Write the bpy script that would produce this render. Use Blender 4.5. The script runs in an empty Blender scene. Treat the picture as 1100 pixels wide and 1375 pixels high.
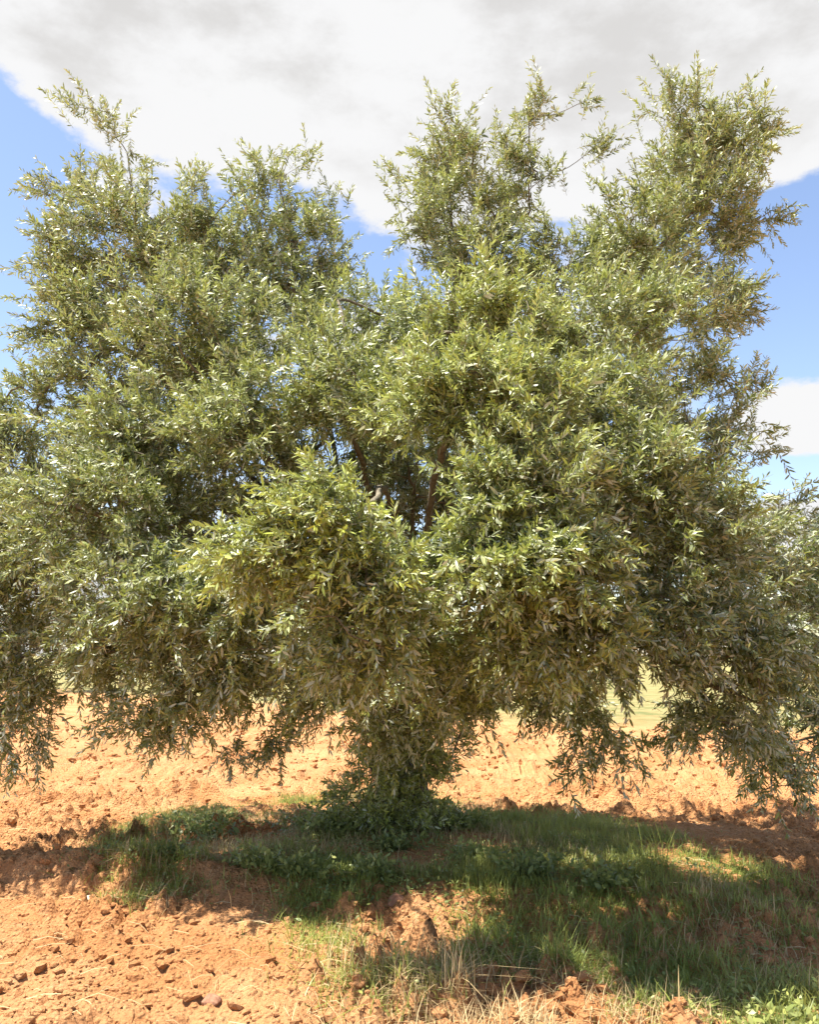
import bpy, math, random
import numpy as np
from mathutils import Vector, Matrix

SEED = 11
rng = np.random.default_rng(SEED)
random.seed(SEED)
scene = bpy.context.scene
COL = scene.collection

# ------------------------------------------------------------------ camera
W0, H0 = 1100.0, 1375.0          # photograph size, used to turn photo pixels into directions
FPX = 1190.0                     # focal length in photo pixels
CAM_H = 1.6
HORIZON = 880.0
PITCH = math.atan((HORIZON - H0 / 2) / FPX)
cd = bpy.data.cameras.new('camera')
cam = bpy.data.objects.new('camera', cd); COL.objects.link(cam)
cam.location = (0, 0, CAM_H)
cam.rotation_euler = (math.radians(90) + PITCH, 0, 0)
cd.sensor_fit = 'VERTICAL'; cd.sensor_height = 24.0
cd.lens = 24.0 * FPX / H0
cd.clip_start = 0.05; cd.clip_end = 3000
scene.camera = cam

# ------------------------------------------------------------------ sun and sky
SUN_EL = math.radians(68)
SH_DIR = np.array([0.97, 0.10])            # the way shadows fall on the ground
SH_DIR = SH_DIR / np.linalg.norm(SH_DIR)
to_sun = Vector((-SH_DIR[0] * math.cos(SUN_EL), -SH_DIR[1] * math.cos(SUN_EL), math.sin(SUN_EL)))
ld = bpy.data.lights.new('sun', 'SUN'); ld.energy = 5.0; ld.angle = math.radians(0.55); ld.color = (1.0, 0.93, 0.82)
sun = bpy.data.objects.new('sun', ld); COL.objects.link(sun)
sun.rotation_euler = to_sun.to_track_quat('Z', 'Y').to_euler(); sun.location = (-10, 20, 30)
EXPOSURE = 1.6
SKY_STR = 0.10

def pix_dir(px, py):
    u = (px - W0 / 2) / FPX; v = (H0 / 2 - py) / FPX
    c, s = math.cos(PITCH), math.sin(PITCH)
    return np.array([u, c - s * v, s + c * v])

def P(px, py, Y):
    d = pix_dir(px, py)
    return np.array([0, 0, CAM_H]) + d * (Y / d[1])

def G(px, py, z=0.0):
    d = pix_dir(px, py)
    return np.array([0, 0, CAM_H]) + d * ((z - CAM_H) / d[2])

class NT:
    """small helper for node trees"""
    def __init__(s, tree): s.t = tree; tree.nodes.clear()
    def n(s, kind, **kw):
        nd = s.t.nodes.new(kind)
        for k, v in kw.items():
            if k in ('_in',):
                for key, val in v.items():
                    if isinstance(val, bpy.types.NodeSocket): s.t.links.new(val, nd.inputs[key])
                    else: nd.inputs[key].default_value = val
            else: setattr(nd, k, v)
        return nd
    def link(s, a, b): s.t.links.new(a, b)
    def math(s, op, a, b=None, c=None, clamp=False):
        nd = s.t.nodes.new('ShaderNodeMath'); nd.operation = op; nd.use_clamp = clamp
        for i, v in enumerate((a, b, c)):
            if v is None: continue
            if isinstance(v, bpy.types.NodeSocket): s.t.links.new(v, nd.inputs[i])
            else: nd.inputs[i].default_value = v
        return nd.outputs[0]
    def vmath(s, op, a, b=None):
        nd = s.t.nodes.new('ShaderNodeVectorMath'); nd.operation = op
        for i, v in enumerate((a, b)):
            if v is None: continue
            if isinstance(v, bpy.types.NodeSocket): s.t.links.new(v, nd.inputs[i])
            else: nd.inputs[i].default_value = v
        return nd
    def ramp(s, val, a, b, lo=0.0, hi=1.0, smooth=True):
        nd = s.t.nodes.new('ShaderNodeMapRange'); nd.interpolation_type = 'SMOOTHSTEP' if smooth else 'LINEAR'
        s.t.links.new(val, nd.inputs[0])
        for i, v in enumerate((a, b, lo, hi)): nd.inputs[i + 1].default_value = v
        return nd.outputs[0]
    def mix(s, fac, a, b, mode='MIX'):
        nd = s.t.nodes.new('ShaderNodeMix'); nd.data_type = 'RGBA'; nd.blend_type = mode
        for i, v in ((0, fac), (6, a), (7, b)):
            if isinstance(v, bpy.types.NodeSocket): s.t.links.new(v, nd.inputs[i])
            else: nd.inputs[i].default_value = v if i == 0 else (tuple(v) + (1,) if len(v) == 3 else v)
        return nd.outputs[2]
    def noise(s, vec, scale, detail=4, rough=0.55, dist=0.0):
        nd = s.t.nodes.new('ShaderNodeTexNoise')
        if vec is not None: s.t.links.new(vec, nd.inputs['Vector'])
        nd.inputs['Scale'].default_value = scale; nd.inputs['Detail'].default_value = detail
        nd.inputs['Roughness'].default_value = rough; nd.inputs['Distortion'].default_value = dist
        return nd

def make_world():
    w = bpy.data.worlds.new('World'); scene.world = w; w.use_nodes = True
    t = NT(w.node_tree)
    out = t.n('ShaderNodeOutputWorld'); bg = t.n('ShaderNodeBackground'); bg.inputs['Strength'].default_value = SKY_STR
    t.link(bg.outputs[0], out.inputs[0])
    sky = t.n('ShaderNodeTexSky'); sky.sky_type = 'NISHITA'; sky.sun_disc = False
    sky.sun_elevation = SUN_EL; sky.sun_rotation = math.atan2(to_sun.x, to_sun.y)
    sky.air_density = 1.0; sky.dust_density = 0.6; sky.ozone_density = 1.6; sky.altitude = 200
    skyc = t.mix(1.0, sky.outputs[0], (0.95, 0.87, 0.85), 'MULTIPLY')
    tc = t.n('ShaderNodeTexCoord')
    d = tc.outputs['Generated']
    flat = t.vmath('MULTIPLY', d, (1.0, 1.0, 1.9)).outputs[0]
    n1 = t.noise(flat, 2.6, 9, 0.60, 0.0).outputs[0]
    n2 = t.noise(flat, 8.0, 6, 0.62, 0.0).outputs[0]
    n4 = t.noise(flat, 24.0, 6, 0.65, 0.0).outputs[0]
    nn = t.math('ADD', t.math('ADD', t.math('MULTIPLY', n1, 0.60), t.math('MULTIPLY', n2, 0.28)), t.math('MULTIPLY', n4, 0.12))
    dens = t.math('MULTIPLY', t.math('SUBTRACT', nn, 0.50), 6.4)
    # the cloud banks, each by its bearing in the sky: (photo bearing, half width, half height, weight)
    blobs = [(430, -10, 640, 235, 1.3), (900, 0, 460, 225, 1.3), (520, 190, 260, 120, 0.9), (880, 170, 260, 110, .8), (1090, 150, 120, 90, 0.9), (150, 60, 300, 100, .8),
             (1110, 560, 105, 66, 1.6), (1100, 715, 100, 55, 1.4), (1110, 95, 60, 36, -1.5), (1090, 635, 90, 34, -.8), (-60, 250, 140, 200, -1.0), (30, 150, 110, 60, -.7), (1100, 360, 200, 150, -1.2), (400, 290, 160, 70, -0.8), (60, 560, 240, 120, -.4)]
    tot = dens
    for (px, py, hw, hh, wt) in blobs:
        c = pix_dir(px, py); L = np.linalg.norm(c); c = c / L
        sv = t.vmath('SUBTRACT', d, tuple(c)).outputs[0]
        rx, rz = hw / FPX / L, hh / FPX / L
        sc = t.vmath('MULTIPLY', sv, (1 / rx, 1 / max(rx, .35), 1 / rz)).outputs[0]
        ln = t.vmath('LENGTH', sc).outputs['Value']
        tot = t.math('ADD', tot, t.math('MULTIPLY', t.ramp(ln, 0.35, 1.35, 1, 0), wt))
    fac = t.ramp(tot, 0.08, 0.62)
    core = t.ramp(tot, 0.8, 2.0)
    n3 = t.math('ADD', t.math('MULTIPLY', t.noise(flat, 4.2, 8, 0.6, 0.0).outputs[0], .65), t.math('MULTIPLY', n2, .35))
    sz = t.n('ShaderNodeSeparateXYZ'); t.link(d, sz.inputs[0])
    grey = t.math('MULTIPLY', t.math('MULTIPLY', core, t.ramp(n3, 0.42, 0.60)), t.ramp(sz.outputs[2], .38, .60), clamp=True)
    cc = t.mix(grey, (3.12, 3.12, 3.14), (2.42, 2.38, 2.35))
    t.link(t.mix(fac, skyc, cc), bg.inputs[0])
make_world()

vs = scene.view_settings
vs.view_transform = 'Standard'; vs.look = 'None'; vs.gamma = 1.0; vs.exposure = EXPOSURE
try: vs.use_curve_mapping = False
except Exception: pass
scene.render.engine = 'CYCLES'
scene.render.resolution_x, scene.render.resolution_y = 820, 1024
scene.cycles.max_bounces = 4; scene.cycles.diffuse_bounces = 2; scene.cycles.glossy_bounces = 2
scene.cycles.transmission_bounces = 4; scene.cycles.transparent_max_bounces = 4

# ------------------------------------------------------------------ materials
def new_mat(name):
    m = bpy.data.materials.new(name); m.use_nodes = True
    return m, NT(m.node_tree)

def mat_soil(name='soil', clod=False):
    m, t = new_mat(name)
    out = t.n('ShaderNodeOutputMaterial'); b = t.n('ShaderNodeBsdfPrincipled')
    t.link(b.outputs[0], out.inputs[0])
    geo = t.n('ShaderNodeNewGeometry'); pos = geo.outputs['Position']
    a = t.noise(pos, 0.9, 5, 0.6).outputs[0]
    c = t.noise(pos, 9.0, 6, 0.65).outputs[0]
    f = t.noise(pos, 70.0, 5, 0.7).outputs[0]
    col = t.mix(t.ramp(a, 0.35, 0.65), (0.45, 0.205, 0.080), (0.57, 0.300, 0.136))
    col = t.mix(t.math('MULTIPLY', t.ramp(c, 0.5, 0.75), 0.6), col, (0.56, 0.345, 0.18))
    g2 = t.noise(pos, 24.0, 5, 0.7).outputs[0]
    col = t.mix(t.math('MULTIPLY', t.ramp(g2, 0.5, 0.32), 0.15 if clod else 0.4), col, (0.27, 0.10, 0.034))
    col = t.mix(t.math('MULTIPLY', t.ramp(f, 0.50, 0.30), 0.2 if clod else 0.5), col, (0.20, 0.075, 0.028))
    if not clod:
        # pale dry stubble in the headland beyond the ploughed ground
        sep = t.n('ShaderNodeSeparateXYZ'); t.link(pos, sep.inputs[0])
        wob = t.math('MULTIPLY', t.math('SUBTRACT', t.noise(pos, 0.25, 3, .6).outputs[0], 0.5), 14.0)
        yy = t.math('ADD', sep.outputs[1], t.math('ADD', wob, t.math('MULTIPLY', sep.outputs[0], 0.9)))
        far = t.ramp(yy, 24.0, 29.0)
        st = t.mix(t.ramp(t.noise(pos, 1.3, 5, .6).outputs[0], .4, .65), (0.31, 0.255, 0.11), (0.15, 0.165, 0.06))
        col = t.mix(far, col, st)
    t.link(col, b.inputs['Base Color'])
    b.inputs['Roughness'].default_value = 0.95
    b.inputs['Specular IOR Level'].default_value = 0.15
    bump = t.n('ShaderNodeBump'); bump.inputs['Strength'].default_value = 1.0; bump.inputs['Distance'].default_value = 0.035
    vor = t.n('ShaderNodeTexVoronoi'); vor.inputs['Scale'].default_value = 38.0; t.link(pos, vor.inputs['Vector'])
    hsum = t.math('ADD', t.math('MULTIPLY', t.noise(pos, 55, 6, .7).outputs[0], 0.9), t.math('MULTIPLY', t.ramp(vor.outputs['Distance'], 0.0, 0.6, 1, 0), 0.5))
    t.link(hsum, bump.inputs['Height']); t.link(bump.outputs[0], b.inputs['Normal'])
    return m

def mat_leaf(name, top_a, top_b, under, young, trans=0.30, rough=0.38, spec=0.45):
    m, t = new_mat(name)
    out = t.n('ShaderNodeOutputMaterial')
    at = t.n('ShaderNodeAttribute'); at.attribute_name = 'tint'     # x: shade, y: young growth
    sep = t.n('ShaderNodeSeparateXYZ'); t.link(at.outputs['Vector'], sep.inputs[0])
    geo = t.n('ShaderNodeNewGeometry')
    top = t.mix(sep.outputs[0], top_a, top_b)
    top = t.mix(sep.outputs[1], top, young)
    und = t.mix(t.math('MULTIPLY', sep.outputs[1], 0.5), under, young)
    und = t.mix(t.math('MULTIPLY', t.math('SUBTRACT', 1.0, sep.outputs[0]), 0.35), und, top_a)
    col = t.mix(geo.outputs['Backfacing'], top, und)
    b = t.n('ShaderNodeBsdfPrincipled'); t.link(col, b.inputs['Base Color'])
    b.inputs['Roughness'].default_value = rough; b.inputs['Specular IOR Level'].default_value = spec
    tr = t.n('ShaderNodeBsdfTranslucent')
    t.link(t.mix(0.6, top, young), tr.inputs['Color'])
    mx = t.n('ShaderNodeMixShader'); mx.inputs[0].default_value = trans
    t.link(b.outputs[0], mx.inputs[1]); t.link(tr.outputs[0], mx.inputs[2]); t.link(mx.outputs[0], out.inputs[0])
    return m

def mat_bark(name, ca, cb, scale=18.0):
    m, t = new_mat(name)
    out = t.n('ShaderNodeOutputMaterial'); b = t.n('ShaderNodeBsdfPrincipled'); t.link(b.outputs[0], out.inputs[0])
    geo = t.n('ShaderNodeNewGeometry')
    st = t.vmath('MULTIPLY', geo.outputs['Position'], (1, 1, 0.3)).outputs[0]
    n = t.noise(st, scale, 7, 0.65).outputs[0]
    t.link(t.mix(t.ramp(n, .35, .65), ca, cb), b.inputs['Base Color'])
    b.inputs['Roughness'].default_value = 0.9
    bump = t.n('ShaderNodeBump'); bump.inputs['Strength'].default_value = 0.8; bump.inputs['Distance'].default_value = 0.015
    t.link(n, bump.inputs['Height']); t.link(bump.outputs[0], b.inputs['Normal'])
    return m

M_SOIL = mat_soil()
M_CLOD = mat_soil('soil_clod', True)
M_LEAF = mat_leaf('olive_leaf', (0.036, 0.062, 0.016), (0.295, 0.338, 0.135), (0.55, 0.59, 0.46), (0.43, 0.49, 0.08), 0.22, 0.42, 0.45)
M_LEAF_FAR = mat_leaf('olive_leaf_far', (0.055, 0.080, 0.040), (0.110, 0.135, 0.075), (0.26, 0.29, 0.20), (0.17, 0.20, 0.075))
M_GRASS = mat_leaf('grass', (0.105, 0.160, 0.024), (0.245, 0.310, 0.058), (0.210, 0.270, 0.058), (0.45, 0.43, 0.12), 0.42, 0.5)
M_DRY = mat_leaf('dry_grass', (0.34, 0.23, 0.10), (0.56, 0.43, 0.22), (0.48, 0.36, 0.18), (0.62, 0.52, 0.30), 0.25, 0.7)
M_WEED = mat_leaf('weed_leaf', (0.090, 0.140, 0.035), (0.200, 0.260, 0.080), (0.21, 0.26, 0.12), (0.36, 0.38, 0.11), 0.36, 0.45)
M_BARK = mat_bark('olive_bark', (0.060, 0.038, 0.022), (0.20, 0.140, 0.085))
M_TWIG = mat_bark('olive_twig', (0.10, 0.085, 0.055), (0.20, 0.175, 0.125), 30)
M_STONE = mat_bark('stone', (0.36, 0.26, 0.18), (0.55, 0.45, 0.34), 25)
M_REDSTONE = mat_bark('red_stone', (0.20, 0.09, 0.05), (0.34, 0.18, 0.105), 20)

# ------------------------------------------------------------------ mesh helpers
def mesh_from(name, verts, tris=None, quads=None, mat=None, smooth=True, tint=None):
    me = bpy.data.meshes.new(name)
    verts = np.asarray(verts, dtype=np.float32)
    nt = 0 if tris is None else len(tris); nq = 0 if quads is None else len(quads)
    me.vertices.add(len(verts)); me.vertices.foreach_set('co', verts.ravel())
    parts = []; starts = []
    if nt: parts.append(np.asarray(tris).ravel())
    if nq: parts.append(np.asarray(quads).ravel())
    li = np.concatenate(parts).astype(np.int32)
    starts = np.concatenate([np.arange(nt) * 3, nt * 3 + np.arange(nq) * 4]).astype(np.int32)
    me.loops.add(len(li)); me.loops.foreach_set('vertex_index', li)
    me.polygons.add(nt + nq); me.polygons.foreach_set('loop_start', starts)
    me.polygons.foreach_set('use_smooth', np.full(nt + nq, smooth, dtype=bool))
    if tint is not None:
        a = me.attributes.new('tint', 'FLOAT_VECTOR', 'POINT')
        tv = np.zeros((len(verts), 3), np.float32); tv[:, :2] = tint
        a.data.foreach_set('vector', tv.ravel())
    me.update(calc_edges=True)
    if mat: me.materials.append(mat)
    return me

def link(name, data, parent=None, loc=(0, 0, 0)):
    o = bpy.data.objects.new(name, data); COL.objects.link(o); o.location = loc
    if parent is not None: o.parent = parent
    return o

def tag(o, label=None, cat=None, group=None, kind=None):
    if label: o['label'] = label
    if cat: o['category'] = cat
    if group: o['group'] = group
    if kind: o['kind'] = kind
    return o

def unit(v): return v / np.maximum(np.linalg.norm(v, axis=-1, keepdims=True), 1e-9)

def hash2(ix, iy, s):
    h = (ix.astype(np.int64) * 374761393 + iy.astype(np.int64) * 668265263 + s * 974711) & 0x7fffffff
    h = ((h ^ (h >> 13)) * 1274126177) & 0x7fffffff
    h = (h ^ (h >> 16)) & 0xffff
    return h / 65535.0

def vnoise(x, y, s=0):
    ix, iy = np.floor(x), np.floor(y); fx, fy = x - ix, y - iy
    fx = fx * fx * (3 - 2 * fx); fy = fy * fy * (3 - 2 * fy)
    a = hash2(ix, iy, s); b = hash2(ix + 1, iy, s); c = hash2(ix, iy + 1, s); d = hash2(ix + 1, iy + 1, s)
    return (a * (1 - fx) + b * fx) * (1 - fy) + (c * (1 - fx) + d * fx) * fy

def fbm(x, y, s=0, octs=4, gain=0.5):
    tot = 0; amp = 1; nrm = 0
    for k in range(octs):
        tot = tot + amp * (vnoise(x, y, s + k * 17) - 0.5); nrm += amp
        amp *= gain; x, y = x * 2.03 + 5.1, y * 2.03 - 3.7
    return tot / nrm

def domes(x, y, s, fill=.7, rmin=.35, rmax=.75):
    """rounded lumps, one per cell at most"""
    ix, iy = np.floor(x), np.floor(y); h = np.zeros_like(x)
    for dx in (-1, 0, 1):
        for dy in (-1, 0, 1):
            cx, cy = ix + dx, iy + dy
            px = cx + hash2(cx, cy, s); py = cy + hash2(cx, cy, s + 1); rr = rmin + (rmax - rmin) * hash2(cx, cy, s + 2) ** 2
            on = hash2(cx, cy, s + 3) < fill
            d2 = ((x - px) ** 2 + (y - py) ** 2 * (1 + hash2(cx, cy, s + 4))) / (rr * rr)
            h = np.maximum(h, np.where(on, rr * np.sqrt(np.clip(1 - d2, 0, 1)), 0))
    return h

def in_poly(x, y, poly):
    ins = np.zeros(x.shape, bool); n = len(poly)
    for i in range(n):
        x1, y1 = poly[i]; x2, y2 = poly[(i + 1) % n]
        cond = ((y1 > y) != (y2 > y))
        xx = (x2 - x1) * (y - y1) / (y2 - y1 + 1e-12) + x1
        ins ^= cond & (x < xx)
    return ins

# ------------------------------------------------------------------ ground
TX, TY = G(538, 1106, 0.14)[:2]             # where the trunk stands

def island(x, y):
    """1 on the unploughed mound round the trunk, 0 on the ploughed field"""
    dx = (x - (TX + 0.85)) / 3.0; dy = (y - (TY - 1.0)) / 2.1
    r = np.sqrt(dx * dx + dy * dy) + 0.5 * fbm(x * 0.9, y * 0.9, 71, 3)
    return 1 / (1 + np.exp((r - 0.85) * 9))

def height(x, y):
    isl = island(x, y)
    near = 1 / (1 + np.exp((np.hypot(x, y - 6) - 16) * 0.5))
    h = 0.16 * isl
    h = h + 0.10 * fbm(x * 0.55, y * 0.55, 3, 3) * near
    rough = (1 - 0.86 * isl) * near
    rows = np.sin((y + 0.25 * x + 0.8 * fbm(x * .4, y * .4, 9, 2)) * 4.4)
    h = h + 0.010 * rows * (1 - isl) * near
    h = h + 0.15 * fbm(x * 2.6, y * 2.6, 23, 4, .55) * rough
    wx = x + .16 * fbm(x * 3.1, y * 3.1, 91, 3); wy = y + .16 * fbm(x * 3.1 + 9, y * 3.1, 93, 3)
    rx_, ry_ = wx * .8 - wy * .6, wx * .6 + wy * .8
    jx, jy = wx + .02 * fbm(x * 21, y * 21, 95, 3), wy + .02 * fbm(x * 21 + 4, y * 21, 97, 3)
    qx, qy = jx * .8 - jy * .6, jx * .6 + jy * .8
    drift = np.clip(2.2 * vnoise(x * 1.1, y * 1.1, 99) - .3, .25, 1.3)
    h = h + rough * drift * 2.7 * (0.050 * domes(qx * 6, qy * 6, 201, .45) + 0.036 * domes(jx * 12, jy * 12, 211, .6) + 0.022 * domes(qx * 24, qy * 24, 221, .8))
    # ploughed furrow and ridge by the left edge of the mound
    s = (x + 2.55) * 0.35 + (y - 6.4)
    g = np.exp(-((x + 2.5) / 1.1) ** 2)
    h = h + g * (0.13 * np.exp(-((s - 0.35) / 0.16) ** 2) - 0.11 * np.exp(-((s + .02) / 0.15) ** 2))
    d = np.hypot(x, y)
    h = h + 0.0009 * np.maximum(0, d - 60) * fbm(x * .012, y * .012, 5, 2) * 4
    return h

def graded(lo, hi, step, far_lo, far_hi, k=1.13):
    mid = list(np.arange(lo, hi, step)); a = []; s = step; v = lo
    while v > far_lo: s *= k; v -= s; a.append(v)
    b = []; s = step; v = mid[-1]
    while v < far_hi: s *= k; v += s; b.append(v)
    return np.array(a[::-1] + mid + b)

def build_ground():
    xs = graded(-4.2, 4.2, 0.019, -900, 900); ys = graded(3.2, 10.5, 0.019, -300, 1500)
    X, Y = np.meshgrid(xs, ys)
    Z = height(X, Y)
    V = np.stack([X, Y, Z], -1).reshape(-1, 3)
    nx, ny = len(xs), len(ys)
    i = np.arange(nx - 1)[None, :] + nx * np.arange(ny - 1)[:, None]; i = i.ravel()
    Q = np.stack([i, i + 1, i + 1 + nx, i + nx], 1)
    o = link('ground', mesh_from('ground', V, quads=Q, mat=M_SOIL))
    tag(o, 'orange ploughed earth field stretching away under the olive trees', 'ground', kind='structure')
    return o
ground = build_ground()

# ------------------------------------------------------------------ clods
def blob_mesh(name, mat, seed, sub=2, rough=0.35, flat=0.7):
    import bmesh
    bm = bmesh.new(); bmesh.ops.create_icosphere(bm, subdivisions=sub, radius=1.0)
    r = np.random.default_rng(seed); ph = r.uniform(0, 6.28, (5, 3)); fr = r.uniform(1.2, 4.0, (5, 3)); pl = unit(r.normal(size=(5, 3))); pd = r.uniform(.5, .85, 5)
    for v in bm.verts:
        p = np.array(v.co)
        k = 1 + rough * sum(math.sin(fr[j] @ p + ph[j, 0]) for j in range(5)) / 4
        p = p * k
        for j in range(5):
            d = p @ pl[j]
            if d > pd[j]: p = p - pl[j] * (d - pd[j]) * 0.85
        v.co = p * np.array([1, 1, flat])
    me = bpy.data.meshes.new(name); bm.to_mesh(me); bm.free()
    me.materials.append(mat)
    return me

def build_clods():
    N = 36000
    y = 3.4 + 17 * rng.random(N) ** 1.9; x = (rng.random(N) - .5) * 2 * (y * 0.52 + .2)
    isl = island(x, y)
    keep = rng.random(N) > isl * 0.93
    # clods come in drifts
    keep &= rng.random(N) < 0.22 + 1.3 * np.clip(vnoise(x * 1.3, y * 1.3, 61) - .3, 0, 1)
    x, y = x[keep], y[keep]; N = len(x)
    size = np.clip(y / 9, 1, 1.5) * (0.0055 + 0.040 * rng.random(N) ** 7 + 0.007 * rng.random(N) ** 2)
    z = height(x, y)
    order = np.argsort(-(size / y))
    big = order[:300]; small = order[300:]
    kinds = [blob_mesh('clod', M_CLOD, 100 + k, 1) for k in range(8)]
    for j in big:
        o = link('clod', kinds[random.randrange(8)], ground, (x[j], y[j], z[j] + size[j] * .12))
        s = size[j]; o.scale = (s * random.uniform(.8, 1.5), s * random.uniform(.8, 1.2), s * random.uniform(.7, 1.1))
        o.rotation_euler = (random.uniform(-.4, .4), random.uniform(-.4, .4), random.uniform(0, 6.28))
    # the smaller crumbs: one part
    tmpl = blob_mesh('crumb', M_CLOD, 300, 1)
    tv = np.array([v.co for v in tmpl.vertices]); tf = np.array([p.vertices[:] for p in tmpl.polygons])
    n = len(small); th = rng.uniform(0, 6.28, n); c, s = np.cos(th), np.sin(th)
    sc = size[small][:, None] * rng.uniform(.7, 1.4, (n, 3))
    L = tv[None] * sc[:, None]
    R = np.stack([L[..., 0] * c[:, None] - L[..., 1] * s[:, None], L[..., 0] * s[:, None] + L[..., 1] * c[:, None], L[..., 2]], -1)
    R = R + np.stack([x[small], y[small], z[small] + size[small] * .1], -1)[:, None]
    F = tf[None] + (np.arange(n) * len(tv))[:, None, None]
    o = link('soil_crumbs', mesh_from('soil_crumbs', R.reshape(-1, 3), tris=F.reshape(-1, 3), mat=M_CLOD, smooth=False), ground)
    o['kind'] = 'stuff'
build_clods()

# ------------------------------------------------------------------ leaves and wood
LEAF_T = np.array([[0, 0, 0], [.085, .28, .012], [.082, .66, .0], [0, 1, -.05], [-.082, .66, .0], [-.085, .28, .012]])
LEAF_F = np.array([[0, 1, 5], [1, 2, 4], [1, 4, 5], [2, 3, 4]])

def leaves_mesh(name, base, ldir, nrm, length, wid, tint, mat, origin):
    """base, direction, upper-face normal, length, width factor for n leaves -> one mesh"""
    n = len(base)
    yv = unit(ldir); zv = unit(nrm - (nrm * yv).sum(1, keepdims=True) * yv); xv = np.cross(yv, zv)
    T = LEAF_T
    V = (base[:, None] + length[:, None, None] * (T[None, :, 0, None] * wid[:, None, None] * xv[:, None] + T[None, :, 1, None] * yv[:, None]
         + T[None, :, 2, None] * zv[:, None]))
    F = LEAF_F[None] + (np.arange(n) * 6)[:, None, None]
    return mesh_from(name, (V - origin).reshape(-1, 3), tris=F.reshape(-1, 3), mat=mat, tint=np.repeat(tint, 6, axis=0))

def tube_pts(pts, rad, sides):
    """ring vertices and quads for one tapered tube"""
    pts = np.asarray(pts); n = len(pts)
    tg = np.gradient(pts, axis=0); tg = unit(tg)
    ref = np.array([0, 0, 1.0]) if abs(tg[0][2]) < .9 else np.array([1.0, 0, 0])
    u = unit(np.cross(tg, ref)); v = np.cross(tg, u)
    a = np.arange(sides) * 2 * np.pi / sides
    R = pts[:, None] + np.asarray(rad)[:, None, None] * (np.cos(a)[None, :, None] * u[:, None] + np.sin(a)[None, :, None] * v[:, None])
    i = np.arange(n - 1)[:, None] * sides; k = np.arange(sides)[None]
    Q = np.stack([i + k, i + (k + 1) % sides, i + sides + (k + 1) % sides, i + sides + k], -1).reshape(-1, 4)
    return R.reshape(-1, 3), Q

class Wood:
    def __init__(s): s.v = []; s.q = []; s.n = 0
    def add(s, v, q): s.v.append(v); s.q.append(q + s.n); s.n += len(v)
    def mesh(s, name, mat, origin): return mesh_from(name, np.concatenate(s.v) - origin, quads=np.concatenate(s.q), mat=mat)

def bezier(a, c, b, n):
    t = np.linspace(0, 1, n)[:, None]
    return (1 - t) ** 2 * a + 2 * t * (1 - t) * c + t * t * b

def grow(root_path, targets, root_r=None, tip_r=0.0024, bal=0.25, seg=0.11):
    """joins every target to the nearest good place on the growing branch; returns nodes, parents, radii"""
    pos = [np.asarray(p) for p in root_path]; par = [-1] + list(range(len(root_path) - 1))
    pl = [0.0]
    for i in range(1, len(pos)): pl.append(pl[-1] + np.linalg.norm(pos[i] - pos[i - 1]))
    cap = len(pos) + len(targets) * 14
    PA = np.zeros((cap, 3)); LA = np.zeros(cap); n = len(pos); PA[:n] = pos; LA[:n] = pl
    first = max(1, n // 3)
    order = np.argsort(np.linalg.norm(targets - pos[-1], axis=1))
    ends = []
    for j in order:
        t = targets[j]
        cost = np.linalg.norm(PA[first:n] - t, axis=1) + bal * LA[first:n]
        k = first + int(np.argmin(cost))
        d = np.linalg.norm(t - PA[k]); p = par[k] if par[k] >= 0 else k
        tang = PA[k] - PA[p]; tang = tang / (np.linalg.norm(tang) + 1e-9)
        m = int(min(12, max(2, math.ceil(d / seg))))
        c = PA[k] + tang * d * 0.24 + rng.normal(size=3) * d * .13
        bz = bezier(PA[k], c, t, m + 1)[1:]
        prev = k
        for q in bz:
            PA[n] = q; LA[n] = LA[prev] + d / m; par.append(prev); prev = n; n += 1
        ends.append(prev)
    cnt = np.zeros(n)
    for e in ends: cnt[e] += 1
    for i in range(n - 1, 0, -1): cnt[par[i]] += cnt[i]
    rad = tip_r * np.maximum(cnt, 1) ** 0.47
    return PA[:n], np.array(par), rad, np.array(ends)

def wood_from(PA, par, rad, wood):
    n = len(PA); kids = [[] for _ in range(n)]
    for i in range(1, n): kids[par[i]].append(i)
    stack = [(0, -1)]
    while stack:
        s, up = stack.pop()
        ch = ([up] if up >= 0 else []) + [s]; cur = s
        while kids[cur]:
            ks = sorted(kids[cur], key=lambda a: -rad[a])
            for o in ks[1:]: stack.append((o, cur))
            cur = ks[0]; ch.append(cur)
        if len(ch) < 2: continue
        r = rad[ch].copy()
        if up >= 0: r[0] = r[1]
        sides = 9 if r.max() > .03 else (6 if r.max() > .012 else 4)
        v, q = tube_pts(PA[ch], r, sides); wood.add(v, q)

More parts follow.
